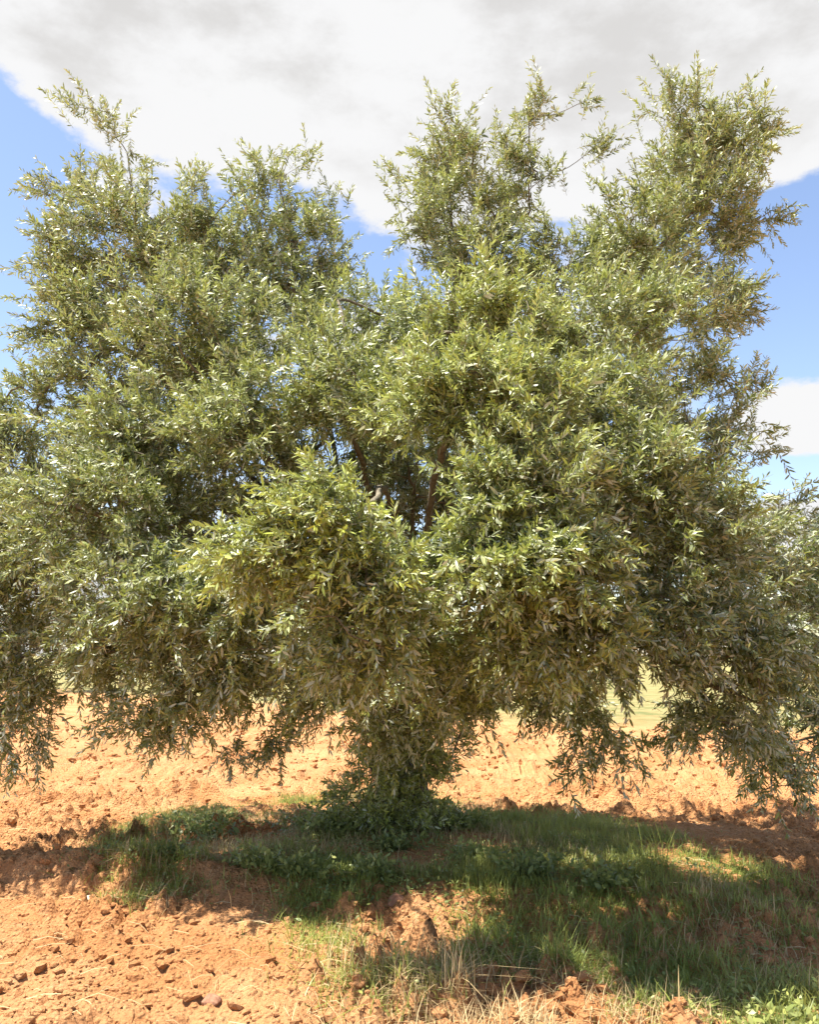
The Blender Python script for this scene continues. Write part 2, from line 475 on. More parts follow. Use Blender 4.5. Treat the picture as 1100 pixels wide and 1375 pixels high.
def shoots(root, d0, L, bend, npairs, wood, leaf_len=(0.037, 0.064), young=0.3, shade=0.5, stem_r=0.0016, spread=1.0):
    """leafy shoots: stems into `wood`, returns leaf arrays"""
    n = len(root)
    K = 5; s = np.linspace(0, 1, K)[None, :, None]
    pts = root[:, None] + L[:, None, None] * (d0[:, None] * s + bend[:, None] * s * s)
    rs = stem_r * (1 - 0.6 * np.linspace(0, 1, K))
    tg = unit(d0[:, None] + 2 * bend[:, None] * s)
    ref = unit(rng.normal(size=(n, 3)))
    u = unit(np.cross(tg, ref[:, None])); v = np.cross(tg, u)
    a = np.arange(3) * 2 * np.pi / 3
    R = pts[:, :, None] + rs[None, :, None, None] * (np.cos(a)[None, None, :, None] * u[:, :, None] + np.sin(a)[None, None, :, None] * v[:, :, None])
    i = np.arange(K - 1)[:, None] * 3; k = np.arange(3)[None]
    Q1 = np.stack([i + k, i + (k + 1) % 3, i + 3 + (k + 1) % 3, i + 3 + k], -1).reshape(-1, 4)
    Q = Q1[None] + (np.arange(n) * K * 3)[:, None, None]
    wood.add(R.reshape(-1, 3), Q.reshape(-1, 4))
    # leaves
    M = int(npairs); sp = np.linspace(0.06, 1.0, M)[None] + rng.normal(size=(n, M)) * .012
    sp = np.clip(sp, 0.02, 1)[..., None]
    base = root[:, None] + L[:, None, None] * (d0[:, None] * sp + bend[:, None] * sp * sp)
    tg = unit(d0[:, None] + 2 * bend[:, None] * sp)
    u = unit(np.cross(tg, ref[:, None])); v = np.cross(tg, u)
    ph0 = rng.uniform(0, 6.28, (n, 1)) + np.arange(M)[None] * (np.pi / 2)
    out = []
    for side in (0, 1):
        ph = ph0 + side * np.pi + rng.normal(size=(n, M)) * .35
        rd = np.cos(ph)[..., None] * u + np.sin(ph)[..., None] * v
        th = (np.radians(66) - np.radians(34) * sp[..., 0]) * spread + rng.normal(size=(n, M)) * .28
        ld = np.cos(th)[..., None] * tg + np.sin(th)[..., None] * rd
        ld = unit(ld + np.array([0, 0, -.12]) + rng.normal(size=(n, M, 3)) * .08)
        nm = np.sin(th)[..., None] * tg - np.cos(th)[..., None] * rd
        nm = unit(nm + np.array([0, -.25, 0.35]) + rng.normal(size=(n, M, 3)) * .75)
        nm = nm * np.where(rng.random((n, M)) < .16, -1.0, 1.0)[..., None]
        ll = rng.uniform(leaf_len[0], leaf_len[1], (n, M)) * (0.72 + 0.5 * np.sin(np.pi * np.clip(sp[..., 0], .08, .92)) ** .7) * rng.uniform(.75, 1.12, (n, 1))
        ll[:, -1] *= .75
        wd = rng.uniform(.9, 1.5, (n, M))
        yg = np.clip(young * (0.35 + .9 * sp[..., 0] ** 2) * rng.uniform(.2, 1.8, (n, 1)) + rng.normal(size=(n, M)) * .06, 0, 1)
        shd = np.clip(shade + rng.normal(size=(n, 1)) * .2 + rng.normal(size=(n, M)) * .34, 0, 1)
        keep = rng.random((n, M)) > 0.07
        out.append([A[keep] for A in (base, ld, nm, ll, wd)] + [np.stack([shd[keep], yg[keep]], -1)])
    return [np.concatenate([o[i] for o in out]) for i in range(6)]

def sample_lobe(c, r, n):
    d = unit(rng.normal(size=(n, 3))); rr = rng.random((n, 1)) ** 0.40 * np.where(rng.random((n, 1)) < .34, rng.uniform(1.0, 1.6, (n, 1)), 1.0)
    return c + d * rr * r, d * rr

# ------------------------------------------------------------------ the olive tree
# boughs: (fork, [(px, py, depth, rx px, ry px, density, flow dx, flow dz, flow dy)], young growth)
# photo bearings give the direction of each clump, the depth its place in the crown
BOUGHS = {
 'upper_left': ('L', [(150, 165, 7.7, 48, 45, .55, -.2, 1, 0), (105, 235, 7.7, 55, 55, .7, -.7, .5, 0), (165, 215, 7.8, 36, 50, .5, -.1, 1, 0), (190, 330, 7.5, 120, 85, .95, -.3, .8, 0), (100, 330, 7.6, 60, 60, .7, -.6, .5, 0)], .14),
 'upper_left_b': ('L', [(385, 250, 7.8, 58, 62, .9, 0, 1, 0), (430, 320, 7.7, 36, 70, .8, .2, 1, 0), (380, 190, 7.8, 16, 18, .3, .1, 1, 0), (330, 340, 7.6, 85, 85, 1, -.1, .9, 0), (395, 390, 7.5, 60, 60, .9, 0, 1, 0), (260, 330, 7.9, 36, 40, .7, 0, 1, 0)], .16),
 'left_a': ('L', [(85, 420, 7.3, 58, 60, .85, -.6, .5, -.1), (30, 540, 7.2, 60, 62, .85, -.7, .4, -.1), (-50, 610, 7.1, 70, 80, .8, -.9, .2, 0), (170, 470, 7.1, 95, 70, 1, -.4, .7, -.3)], .16),
 'left_b': ('L', [(270, 450, 6.7, 115, 85, 1.1, -.2, .9, -.5), (180, 590, 6.5, 100, 75, 1.1, -.6, .5, -.5), (320, 570, 6.2, 95, 80, 1, -.2, .6, -.6)], .2),
 'left_c': ('L', [(130, 690, 6.25, 120, 80, 1.1, -.7, .2, -.5), (20, 740, 6.9, 95, 95, 1, -.9, .1, -.2), (-70, 800, 7.0, 70, 110, .9, -.9, -.1, 0)], .12),
 'left_d': ('L', [(200, 800, 5.95, 120, 80, 1.1, -.5, -.1, -.6), (250, 900, 6.05, 80, 60, 1, -.4, -.5, -.4), (215, 975, 6.3, 52, 36, .8, -.4, -.9, -.2), (140, 880, 6.6, 60, 60, .9, -.6, -.6, 0), (320, 830, 5.9, 70, 80, 1, -.2, -.3, -.5)], .1),
 'left_e': ('L', [(40, 880, 6.8, 62, 80, .9, -.6, -.6, 0), (15, 970, 6.7, 50, 52, .8, -.3, -1, 0), (-50, 920, 6.9, 60, 80, .8, -.6, -.7, 0)], .08),
 'low_centre_left': ('L', [(360, 900, 6.7, 62, 55, .9, -.2, -.6, -.3), (370, 975, 6.6, 34, 34, .5, -.2, -1, -.2), (300, 1000, 6.6, 25, 25, .4, -.3, -1, 0)], .06),
 'centre_top': ('C', [(500, 430, 7.10, 85, 50, .95, 0, 1, 0), (440, 510, 6.3, 90, 75, 1.1, -.1, .9, -.5), (540, 530, 6.0, 80, 65, 1.1, 0, .8, -.6)], .26),
 'centre_front': ('C', [(655, 440, 5.9, 95, 70, 1.2, .1, .9, -.5), (620, 540, 5.55, 100, 65, 1.1, -.1, .7, -.6), (720, 540, 5.5, 85, 70, 1.1, .2, .7, -.6)], .42),
 'front_spray': ('C', [(430, 690, 5.00, 78, 45, 1.2, -.8, .2, -.6), (345, 745, 4.90, 62, 32, 1.2, -1, -.1, -.4), (480, 760, 5.10, 80, 55, 1.1, -.4, .1, -.7)], .55),
 'front_low': ('C', [(470, 845, 5.2, 100, 60, 1, -.2, -.2, -.6), (570, 790, 5.5, 55, 70, .75, 0, .1, -.6), (590, 880, 5.8, 70, 60, .85, 0, -.3, -.6), (445, 925, 6.2, 50, 34, .9, -.2, -.5, -.3), (620, 935, 6.2, 50, 36, .9, .2, -.5, -.3), (530, 960, 6.3, 60, 36, .9, 0, -.5, -.5)], .2),
 'front_right': ('R', [(710, 650, 5.25, 90, 60, 1.1, .3, .4, -.6), (680, 750, 5.15, 90, 70, 1.1, .1, .1, -.7), (770, 760, 5.2, 80, 80, 1.1, .4, 0, -.6), (780, 850, 5.35, 85, 60, 1, .3, -.4, -.5), (690, 850, 5.45, 60, 55, .9, .1, -.4, -.5)], .28),
 'right_hanging': ('R', [(760, 920, 6.3, 70, 40, .85, .1, -.8, -.2), (810, 985, 6.3, 42, 40, .85, .1, -1, 0), (690, 940, 6.4, 42, 24, .55, -.2, -.8, -.2), (768, 1040, 6.3, 10, 14, .35, 0, -1, 0)], .06),
 'upper_right_a': ('R', [(615, 190, 7.6, 45, 50, .95, -.1, 1, 0), (600, 270, 7.6, 65, 60, 1, -.2, .9, 0), (540, 245, 7.6, 26, 20, .5, -1, .4, 0), (640, 345, 7.3, 85, 60, 1, -.1, 1, -.2), (680, 240, 7.8, 40, 60, .7, .1, 1, 0)], .2),
 'upper_right_b': ('R', [(712, 135, 7.5, 26, 26, 1, -.3, 1, 0), (770, 125, 7.5, 12, 12, 1, 0, 1, 0), (803, 180, 7.5, 20, 16, 1, .4, .9, 0), (745, 230, 7.6, 40, 60, .28, 0, 1, 0), (700, 200, 7.6, 20, 40, .5, -.3, 1, 0), (760, 360, 7.3, 80, 50, .9, .1, 1, -.1)], .12),
 'upper_right_c': ('R', [(915, 160, 7.4, 64, 52, 1, 0, 1, 0), (1022, 152, 7.4, 28, 30, .8, .3, 1, 0), (980, 165, 7.4, 50, 52, .95, .2, 1, 0), (945, 270, 7.3, 85, 75, 1.05, .1, 1, -.1), (1025, 265, 7.4, 26, 60, .4, .6, .3, 0)], .2),
 'right_a': ('R', [(850, 330, 7.2, 70, 75, .95, 0, 1, -.1), (880, 420, 6.7, 95, 65, 1.05, .2, .9, -.3), (975, 390, 7.2, 45, 60, .65, .6, .5, 0), (790, 440, 6.3, 80, 65, 1.05, .1, .9, -.5)], .22),
 'right_b': ('R', [(830, 550, 5.9, 75, 70, 1.05, .3, .7, -.5), (930, 510, 6.8, 50, 45, .55, .4, .7, -.1), (975, 580, 6.8, 60, 50, .85, .7, .5, 0), (1010, 530, 6.9, 24, 28, .7, .5, .9, 0), (860, 650, 5.6, 85, 70, 1.05, .5, .3, -.5)], .16),
 'right_c': ('R', [(930, 720, 5.75, 80, 70, 1.05, .6, .2, -.4), (1020, 740, 6.3, 62, 60, .9, .8, .2, 0), (1060, 680, 6.9, 24, 34, .5, .5, .9, 0), (1120, 780, 6.9, 70, 70, .8, .9, .1, 0)], .08),
 'right_d': ('R', [(900, 840, 5.7, 85, 70, 1.1, .4, -.3, -.4), (1000, 880, 5.95, 80, 75, 1.05, .6, -.5, -.2), (960, 965, 6.1, 55, 42, .9, .3, -.9, -.2), (1090, 880, 6.7, 60, 90, .8, .8, -.4, 0)], .05),
 'right_e': ('R', [(1040, 990, 6.5, 46, 55, .85, .2, -1, 0), (1035, 1060, 6.5, 18, 22, .45, 0, -1, 0), (1120, 980, 6.6, 45, 60, .7, .4, -1, 0)], .04),
 'back_a': ('L', [(260, 520, 8.7, 150, 110, .65, -.3, .8, .5), (150, 680, 8.8, 150, 110, .6, -.7, .4, .5), (330, 740, 8.5, 120, 100, .5, -.2, .2, .8), (250, 620, 8.0, 95, 80, .7, -.2, .5, .1), (270, 700, 7.6, 80, 60, .7, -.2, .3, .1)], .1),
 'back_b': ('C', [(520, 560, 9.0, 130, 90, .6, 0, .8, .6), (620, 720, 8.8, 130, 80, .4, .1, .3, .9), (480, 800, 8.4, 110, 50, .4, 0, 0, .9), (560, 650, 8.1, 85, 85, .9, 0, .6, .2), (490, 690, 8.3, 80, 70, .7, 0, .5, .2), (640, 690, 8.4, 80, 70, .7, 0, .5, .2)], .1),
 'back_c': ('R', [(800, 520, 8.7, 130, 110, .65, .3, .8, .5), (930, 700, 8.8, 120, 100, .6, .7, .4, .5), (770, 740, 8.6, 110, 90, .45, .2, .2, .8)], .1),
 'inner': ('C', [(560, 640, 7.2, 110, 70, .35, 0, .5, 0), (400, 640, 7.2, 110, 80, .4, -.2, .5, 0), (740, 620, 7.2, 110, 90, .4, .2, .5, 0), (560, 460, 7.6, 90, 60, .5, 0, 1, 0)], .05),
}
# the crown's own inner twigs between the clumps
CROWN_POLY = [(60, 300), (190, 290), (300, 330), (420, 400), (540, 390), (640, 380), (760, 380), (900, 330), (980, 420), (950, 560), (980, 680), (1050, 760), (1060, 900), (960, 900), (840, 880), (700, 880), (600, 900), (480, 900), (330, 890), (150, 880), (0, 880), (-60, 760), (-40, 620), (60, 480)]
TOP_L = [(70, 210), (150, 150), (185, 270), (250, 340), (330, 260), (440, 250), (460, 400), (50, 420)]
TOP_R = [(570, 190), (640, 160), (690, 300), (760, 300), (850, 300), (880, 150), (1000, 160), (1005, 300), (970, 480), (560, 400)]
for key in ('L', 'C', 'R'):
    fill = []
    for gx in range(-60, 1080, 82):
        for gy in range(300, 900, 78):
            k = 'L' if gx < 420 else ('C' if gx < 660 else 'R')
            if k != key: continue
            px = gx + rng.uniform(-30, 30); py = gy + rng.uniform(-30, 30)
            if not in_poly(np.array(px), np.array(py), CROWN_POLY) or rng.random() < .12: continue
            hole = 500 < px < 670 and 570 < py < 770
            fill.append((px, py, rng.uniform(8.0, 8.8) if hole else rng.uniform(6.7, 8.2), 48, 44, .62, rng.normal() * .4 + (px - 550) / 700, .5 if py < 700 else -.2, rng.normal() * .3 - .3))
    for gx in range(50, 1080, 62):
        for gy in range(150, 440, 62):
            k = 'L' if gx < 500 else 'R'
            if k != key: continue
            px = gx + rng.uniform(-24, 24); py = gy + rng.uniform(-24, 24)
            a, b = np.array(px), np.array(py)
            if in_poly(a, b, TOP_L) or in_poly(a, b, TOP_R):
                fill.append((px, py, rng.uniform(7.1, 8.0), 36, 40, .38, rng.normal() * .4 + (px - 550) / 1000, 1, rng.normal() * .3))
    half = len(fill) // 2
    fill.sort(key=lambda q: q[1])
    BOUGHS['fill_' + key + '_a'] = (key, fill[:half], .1); BOUGHS['fill_' + key + '_b'] = (key, fill[half:], .08)
SHOOTS_PER_PX2 = 0.0160
TBASE = np.array([TX, TY, float(height(np.array(TX), np.array(TY)))])
FORK = {'L': P(500, 925, TY - .05), 'C': P(548, 890, TY + .05), 'R': P(592, 905, TY)}

def dome(l):
    """the crown bulges out over the mound in front of the trunk"""
    Y = l[2]; k = min(1.0, max(0.0, (l[0] - 250) / 150))
    if Y < 6.9: Y = Y - k * (6.9 - Y) * .30
    return (l[0], l[1] + (14 if l[1] < 270 else 0), max(4.55, Y)) + l[3:]

def build_olive():
    root = link('olive_tree', None, None, tuple(TBASE)); root.empty_display_size = .5
    tag(root, 'large bushy grey-green olive tree with drooping skirts on a grassy mound', 'tree', 'olive trees of the grove')
    # trunk: a short gnarled bole with three stems
    wd = Wood()
    base = TBASE - np.array([0, 0, .12])
    crotch = TBASE + np.array([0, 0, .62])
    def gnarled(a, b, r0, r1, n, sides, flare=0, sd=0):
        t = np.linspace(0, 1, n); pts = a + (b - a) * t[:, None]
        pts[:, 0] += .04 * np.sin(t * 5 + sd); pts[:, 1] += .03 * np.sin(t * 4 + sd * 2)
        rad = r0 + (r1 - r0) * t + flare * np.exp(-t * 7)
        v, q = tube_pts(pts, rad, sides)
        v = v.reshape(n, sides, 3); ang = np.arange(sides) * 2 * np.pi / sides
        k = 1 + .12 * np.sin(3 * ang[None] + 2.2 * t[:, None] + sd) + .07 * np.sin(7 * ang[None] - 3 * t[:, None] + sd) + .05 * rng.normal(size=(n, sides))
        v = pts[:, None] + (v - pts[:, None]) * k[..., None]
        wd.add(v.reshape(-1, 3), q)
    gnarled(base, crotch, .21, .19, 16, 26, .16, 0)
    for j, key in enumerate(('L', 'C', 'R')):
        gnarled(crotch - np.array([0, 0, .16]), FORK[key] + np.array([0, 0, .05]), .14, .10, 12, 18, 0, j + 1)
    link('trunk', wd.mesh('trunk', M_BARK, TBASE), root)
    all_leaves = []
    for bname, (fk, lobes, young) in BOUGHS.items():
        f = FORK[fk]; w = Wood()
        lobes = [dome(l) for l in lobes]
        cents = [P(l[0], l[1], l[2]) for l in lobes]
        main = np.mean(cents[-2:], axis=0) if fk != 'C' else cents[0]
        # enter the bough at its lowest clump
        dists = [np.linalg.norm(c - f) for c in cents]; e = cents[int(np.argmin(dists))]
        d = np.linalg.norm(e - f)
        ctrl = f + (e - f) * .45 + np.array([0, 0, .22 * d if e[2] > f[2] + .8 else .45 * d + .25])
        path = bezier(f, ctrl, e, max(6, int(d / .12)))
        path[1:-1] += rng.normal(size=(len(path) - 2, 3)) * .012
        targets = []; S = []
        for (px, py, Y, rx, ry, den, fx, fz, fy), c in zip(lobes, cents):
            m = Y / FPX
            r3 = np.array([rx * m, .5 * (rx + ry) * m * 1.05, ry * m])
            ns = max(6, int(SHOOTS_PER_PX2 * math.pi * rx * ry * den * ((.62 if px < 500 else .95) if py < 330 else 1)))
            flow = unit(np.array([fx, fy, fz], float))
            nt = max(2, ns // 6)
            tp, tl = sample_lobe(c, r3 * .95, nt)
            targets.append(tp)
            # shoots start near the twig ends, in tufts
            pick = rng.integers(0, nt, ns); rp = tp[pick] + rng.normal(size=(ns, 3)) * .055
            od = tl[pick] + rng.normal(size=(ns, 3)) * .32
            dr = unit(od * .9 + flow * (0.7 if fz > 0 else .4) + rng.normal(size=(ns, 3)) * (.38 if fz > 0 else .5) + np.array([0, 0, .12 if fz > 0 else -.1]))
            L = rng.uniform(.13, .34, ns)
            if py < 330: L = L * rng.uniform(.8, 1.6, ns)
            bend = np.array([0, 0, -.08 if fz > .3 else -.16]) * rng.uniform(.3, 1.6, (ns, 1)) + rng.normal(size=(ns, 3)) * .07
            S.append((rp - dr * L[:, None] * .35, dr, L, bend))
        PA, par, rad, ends = grow(path, np.concatenate(targets))
        wood_from(PA, par, rad, w)
        rp, dr, L, bend = [np.concatenate([s[i] for s in S]) for i in range(4)]
        order = np.argsort(L); A = None; LV = []
        for half in np.array_split(order, 3):
            mL = L[half].mean()
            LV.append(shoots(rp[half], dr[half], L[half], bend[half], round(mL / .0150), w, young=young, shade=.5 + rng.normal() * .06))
        lv = [np.concatenate([a[i] for a in LV]) for i in range(6)]
        br = link('branch', w.mesh('branch', M_TWIG, TBASE), root)
        all_leaves.append((br, lv))
    # suckers wrapped round the bole
    for (px, py, Y, rx, ry, n) in ((470, 900, TY - .6, 70, 45, 150), (575, 890, TY - .6, 75, 45, 170), (640, 925, TY - .5, 40, 30, 60), (530, 950, TY - .42, 60, 45, 150), (505, 1030, TY - .40, 34, 50, 110), (572, 1010, TY - .38, 32, 55, 110), (540, 1070, TY - .45, 40, 28, 90), (600, 935, TY - .3, 35, 35, 70), (470, 1075, TY - .35, 30, 22, 40), (510, 1110, TY - .45, 40, 18, 60), (575, 1105, TY - .45, 36, 18, 60)):
        w = Wood(); c = P(px, py, Y); m = Y / FPX; r3 = np.array([rx * m, .22, ry * m])
        foot = TBASE + np.array([(c[0] - TBASE[0]) * .55, -.26, max(.0, (c[2] - TBASE[2]) * .35 - .05)])
        n = int(n * 2.3); tp, tl = sample_lobe(c, r3, max(4, n // 7))
        path = bezier(foot, foot * .5 + c * .5 + np.array([0, -.1, 0]), c, 6)
        PA, par, rad, ends = grow(path, tp, tip_r=.002)
        wood_from(PA, par, rad, w)
        pick = rng.integers(0, len(tp), n); rp = tp[pick] + rng.normal(size=(n, 3)) * .05
        dr = unit(tl[pick] * .6 + np.array([0, -.55, .35]) + rng.normal(size=(n, 3)) * .35)
        L = rng.uniform(.12, .28, n); bend = np.array([0, 0, -.2]) * rng.uniform(.2, 1.6, (n, 1)) + rng.normal(size=(n, 3)) * .06
        lv = shoots(rp - dr * L[:, None] * .3, dr, L, bend, 9, w, young=.45, shade=.75)
        br = link('sucker_shoot', w.mesh('sucker_shoot', M_TWIG, TBASE), root)
        all_leaves.append((br, lv))
    # the leaves that show largest become parts of their own, the rest of each bough is one mass
    B = np.concatenate([lv[0] + lv[1] * lv[3][:, None] * .5 for _, lv in all_leaves]); LEN = np.concatenate([lv[3] for _, lv in all_leaves])
    DIR = np.concatenate([lv[1] for _, lv in all_leaves]); NRM = np.concatenate([lv[2] for _, lv in all_leaves])
    view = B - np.array([0, 0, CAM_H]); dist = np.linalg.norm(view, axis=1); vd = view / dist[:, None]
    fw = np.array([0, math.cos(PITCH), math.sin(PITCH)]); upv = np.array([0, -math.sin(PITCH), math.cos(PITCH)])
    dep = view @ fw; sx = FPX * view[:, 0] / dep + W0 / 2; sy = H0 / 2 - FPX * (view @ upv) / dep
    face = np.abs((unit(NRM) * vd).sum(1)); along = np.sqrt(np.clip(1 - (DIR * vd).sum(1) ** 2, 0, 1))
    score = LEN / dist * (0.4 + face) * along
    cell = 9; key = (np.floor(sx / cell) * 1000 + np.floor(sy / cell)).astype(int)
    o = np.lexsort((dist, key)); k = key[o]; first = np.r_[True, k[1:] != k[:-1]]
    front = np.zeros(len(B), bool); front[o[first]] = True
    ok = front & (sx > 5) & (sx < W0 - 5) & (sy > 5) & (sy < H0 - 5)
    score[~ok] = -1
    chosen = np.zeros(len(B), bool); chosen[np.argsort(-score)[:300]] = True
    variants = []
    for s_ in (.15, .5, .85):
        for y_ in (.1, .45, .8):
            me = leaves_mesh('leaf', np.zeros((1, 3)), np.array([[0, 1., 0]]), np.array([[0, 0, 1.]]), np.ones(1), np.ones(1), np.array([[s_, y_]]), M_LEAF, np.zeros(3))
            variants.append((np.array([s_, y_]), me))
    i0 = 0
    for br, lv in all_leaves:
        n = len(lv[0]); ch = chosen[i0:i0 + n]; i0 += n
        kp = ~ch
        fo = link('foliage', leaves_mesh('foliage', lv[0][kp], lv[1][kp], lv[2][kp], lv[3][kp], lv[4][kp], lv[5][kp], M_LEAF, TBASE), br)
        fo['kind'] = 'stuff'
        for j in np.nonzero(ch)[0]:
            y = unit(lv[1][j]); z = unit(lv[2][j] - (lv[2][j] @ y) * y); x = np.cross(y, z); s = lv[3][j]
            me = min(variants, key=lambda q: np.abs(q[0] - lv[5][j]).sum())[1]
            lo = link('leaf', me, br)
            mt = Matrix.Identity(4)
            for r_ in range(3):
                mt[r_][0] = x[r_] * s * lv[4][j]; mt[r_][1] = y[r_] * s; mt[r_][2] = z[r_] * s; mt[r_][3] = lv[0][j][r_] - TBASE[r_]
            lo.matrix_local = mt
    print('leaves', len(B))
    return root
olive = build_olive()

# ------------------------------------------------------------------ the other olive trees of the grove
def far_tree(x, y, hgt, rad, seed, label, nshoot=1500):
    global rng
    keep_rng = rng; rng = np.random.default_rng(seed)
    b = np.array([x, y, float(height(np.array(float(x)), np.array(float(y))))])
    root = link('olive_tree', None, None, tuple(b)); tag(root, label, 'tree', 'olive trees of the grove')
    w = Wood(); S = []; T = []
    f = b + np.array([0, 0, hgt * .22])
    nl = 22
    for i in range(nl):
        a = rng.uniform(0, 6.28); h = rng.uniform(.26, .88); rr = rad * rng.uniform(.25, .8) * math.sin(math.pi * min(.92, h * .75 + .22)) ** .6
        c = b + np.array([math.cos(a) * rr, math.sin(a) * rr, h * hgt])
        r3 = np.array([1, 1, .85]) * rad * rng.uniform(.22, .36)
        nt = 14; ns = nshoot // nl
        tp, tl = sample_lobe(c, r3, nt); T.append(tp)
        pick = rng.integers(0, nt, ns); rp = tp[pick] + rng.normal(size=(ns, 3)) * .13
        dr = unit(tl[pick] * .8 + (c - (b + np.array([0, 0, hgt * .4]))) * .35 / rad + np.array([0, 0, .35 if h > .45 else -.4]) + rng.normal(size=(ns, 3)) * .3)
        S.append((rp, dr, rng.uniform(.2, .45, ns), np.array([0, 0, -.15]) + rng.normal(size=(ns, 3)) * .07))
    PA, par, rd, _ = grow(bezier(f - np.array([0, 0, .3]), f, f + np.array([0, 0, .5]), 5), np.concatenate(T), tip_r=.006, seg=.3)
    wood_from(PA, par, rd, w)
    rp, dr, L, bend = [np.concatenate([s[i] for s in S]) for i in range(4)]
    lv = shoots(rp, dr, L, bend, 8, w, leaf_len=(.09, .14), young=.15, shade=.5, stem_r=.003)
    tw = Wood(); n = 9; t = np.linspace(0, 1, n)
    pts = b + np.array([0, 0, -.15]) + np.array([.1, .05, hgt * .25 + .15]) * t[:, None]; pts[:, 0] += .06 * np.sin(t * 6)
    v, q = tube_pts(pts, .26 + .14 * np.exp(-t * 6) - .06 * t, 12); tw.add(v, q)
    link('trunk', tw.mesh('trunk', M_BARK, b), root)
    link('branch', w.mesh('branch', M_BARK, b), root)
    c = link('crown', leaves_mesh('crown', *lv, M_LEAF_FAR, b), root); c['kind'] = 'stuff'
    rng = keep_rng
    return root

def far_at(px, py_base, py_top, seed, label, rad_px, n=1500):
    g = G(px, py_base); top = P(px, py_top, g[1])
    return far_tree(g[0], g[1], top[2], rad_px * g[1] / FPX, seed, label, n)
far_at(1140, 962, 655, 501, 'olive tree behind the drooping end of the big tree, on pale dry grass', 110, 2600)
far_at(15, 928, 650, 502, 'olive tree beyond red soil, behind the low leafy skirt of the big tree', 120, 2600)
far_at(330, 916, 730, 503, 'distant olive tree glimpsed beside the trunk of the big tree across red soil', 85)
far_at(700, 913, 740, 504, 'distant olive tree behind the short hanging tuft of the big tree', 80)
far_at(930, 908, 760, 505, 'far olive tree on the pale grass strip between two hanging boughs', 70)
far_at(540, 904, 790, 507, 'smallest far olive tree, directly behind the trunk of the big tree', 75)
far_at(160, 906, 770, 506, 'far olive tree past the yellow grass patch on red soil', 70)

# ------------------------------------------------------------------ grass and weeds
def poly_g(pp, z=.1): return [tuple(G(a, b, z)[:2]) for a, b in pp]
GRASS_POLY = poly_g([(230, 1070), (330, 1068), (450, 1058), (560, 1060), (640, 1078), (780, 1105), (900, 1135), (1010, 1165), (1110, 1200), (1130, 1375), (1010, 1370), (960, 1345), (820, 1345), (720, 1325), (640, 1300), (560, 1330), (470, 1330), (430, 1265), (400, 1225), (330, 1185), (235, 1215), (190, 1200), (110, 1150), (140, 1115)])

def scatter(poly, n, noise_s=1.6, thr=.35, seed=5, edge=.12):
    pa = np.array(poly); lo, hi = pa.min(0), pa.max(0)
    x = rng.uniform(lo[0], hi[0], n); y = rng.uniform(lo[1], hi[1], n)
    jx = x + rng.normal(size=n) * edge; jy = y + rng.normal(size=n) * edge
    k = in_poly(jx, jy, poly); dn = vnoise(x * noise_s, y * noise_s, seed) * .65 + vnoise(x * noise_s * 2.7, y * noise_s * 2.7, seed + 1) * .35
    k &= rng.random(n) < np.clip((dn - thr) * 4, 0, 1)
    return x[k], y[k]

def blades(name, x, y, hmin, hmax, wid, lean, mat, tint, parent=None, z=None):
    """bent two-segment grass blades, one mesh"""
    n = len(x)
    z = height(x, y) - .006 if z is None else z
    h = rng.uniform(hmin, hmax, n) * (.7 + .6 * vnoise(x * 2.2, y * 2.2, 88)); a = rng.uniform(0, 6.28, n)
    d = np.stack([np.cos(a), np.sin(a)], -1); ln = np.abs(rng.normal(size=n)) * lean + lean * .3
    side = np.stack([-np.sin(a + rng.normal(size=n) * .8), np.cos(a), np.zeros(n)], -1); side = unit(side) * (wid * rng.uniform(.6, 1.4, n))[:, None]
    b = np.stack([x, y, z], -1)
    def at(t):
        horiz = ln * t ** 1.8; up = np.sqrt(np.clip(1 - np.minimum(ln, .95) ** 2, .06, 1)) * t
        return b + h[:, None] * np.concatenate([d * horiz[:, None], up[:, None]], 1)
    p1, p2 = at(.5), at(1.0)
    V = np.stack([b - side, b + side, p1 + side * .8, p1 - side * .8, p2], 1)
    F = np.array([[0, 1, 2], [0, 2, 3], [3, 2, 4]])[None] + (np.arange(n) * 5)[:, None, None]
    return link(name, mesh_from(name, V.reshape(-1, 3), tris=F.reshape(-1, 3), mat=mat, tint=np.repeat(tint, 5, axis=0)), parent)

def tints(n, a, s, b, t): return np.stack([np.clip(a + rng.normal(size=n) * s, 0, 1), np.clip(b + rng.normal(size=n) * t, 0, 1)], -1)

x, y = scatter(GRASS_POLY, 280000, thr=.40, seed=5)
g = blades('grass', x, y, .02, .135, .0031, .95, M_GRASS, tints(len(x), .5, .28, .05, .15) + np.stack([np.zeros(len(x)), np.clip(1.8 * (vnoise(x * 2.4, y * 2.4, 111) - .42), 0, .8)], -1))
tag(g, 'green grass and low weeds growing in the shade round the trunk', 'grass', kind='stuff')
x, y = scatter(GRASS_POLY, 60000, thr=.40, seed=45)
n = len(x); zz = height(x, y) + rng.uniform(.005, .075, n) * (.4 + vnoise(x * 2.2, y * 2.2, 88))
ld = unit(np.concatenate([rng.normal(size=(n, 2)), np.abs(rng.normal(size=(n, 1))) * .6], 1)); nm = unit(np.concatenate([rng.normal(size=(n, 2)) * .6, np.ones((n, 1))], 1))
tv = tints(n, .5, .3, .1, .2); tv[:, 1] = np.clip(tv[:, 1] + 1.5 * (vnoise(x * 1.9, y * 1.9, 113) - .45), 0, 1)
g = link('low_weeds', leaves_mesh('low_weeds', np.stack([x, y, zz], -1), ld, nm, rng.uniform(.015, .042, n), rng.uniform(1.4, 2.8, n), tv, M_WEED, np.zeros(3)))
tag(g, 'small-leaved low weeds mixed through the shaded grass', 'weeds', kind='stuff')
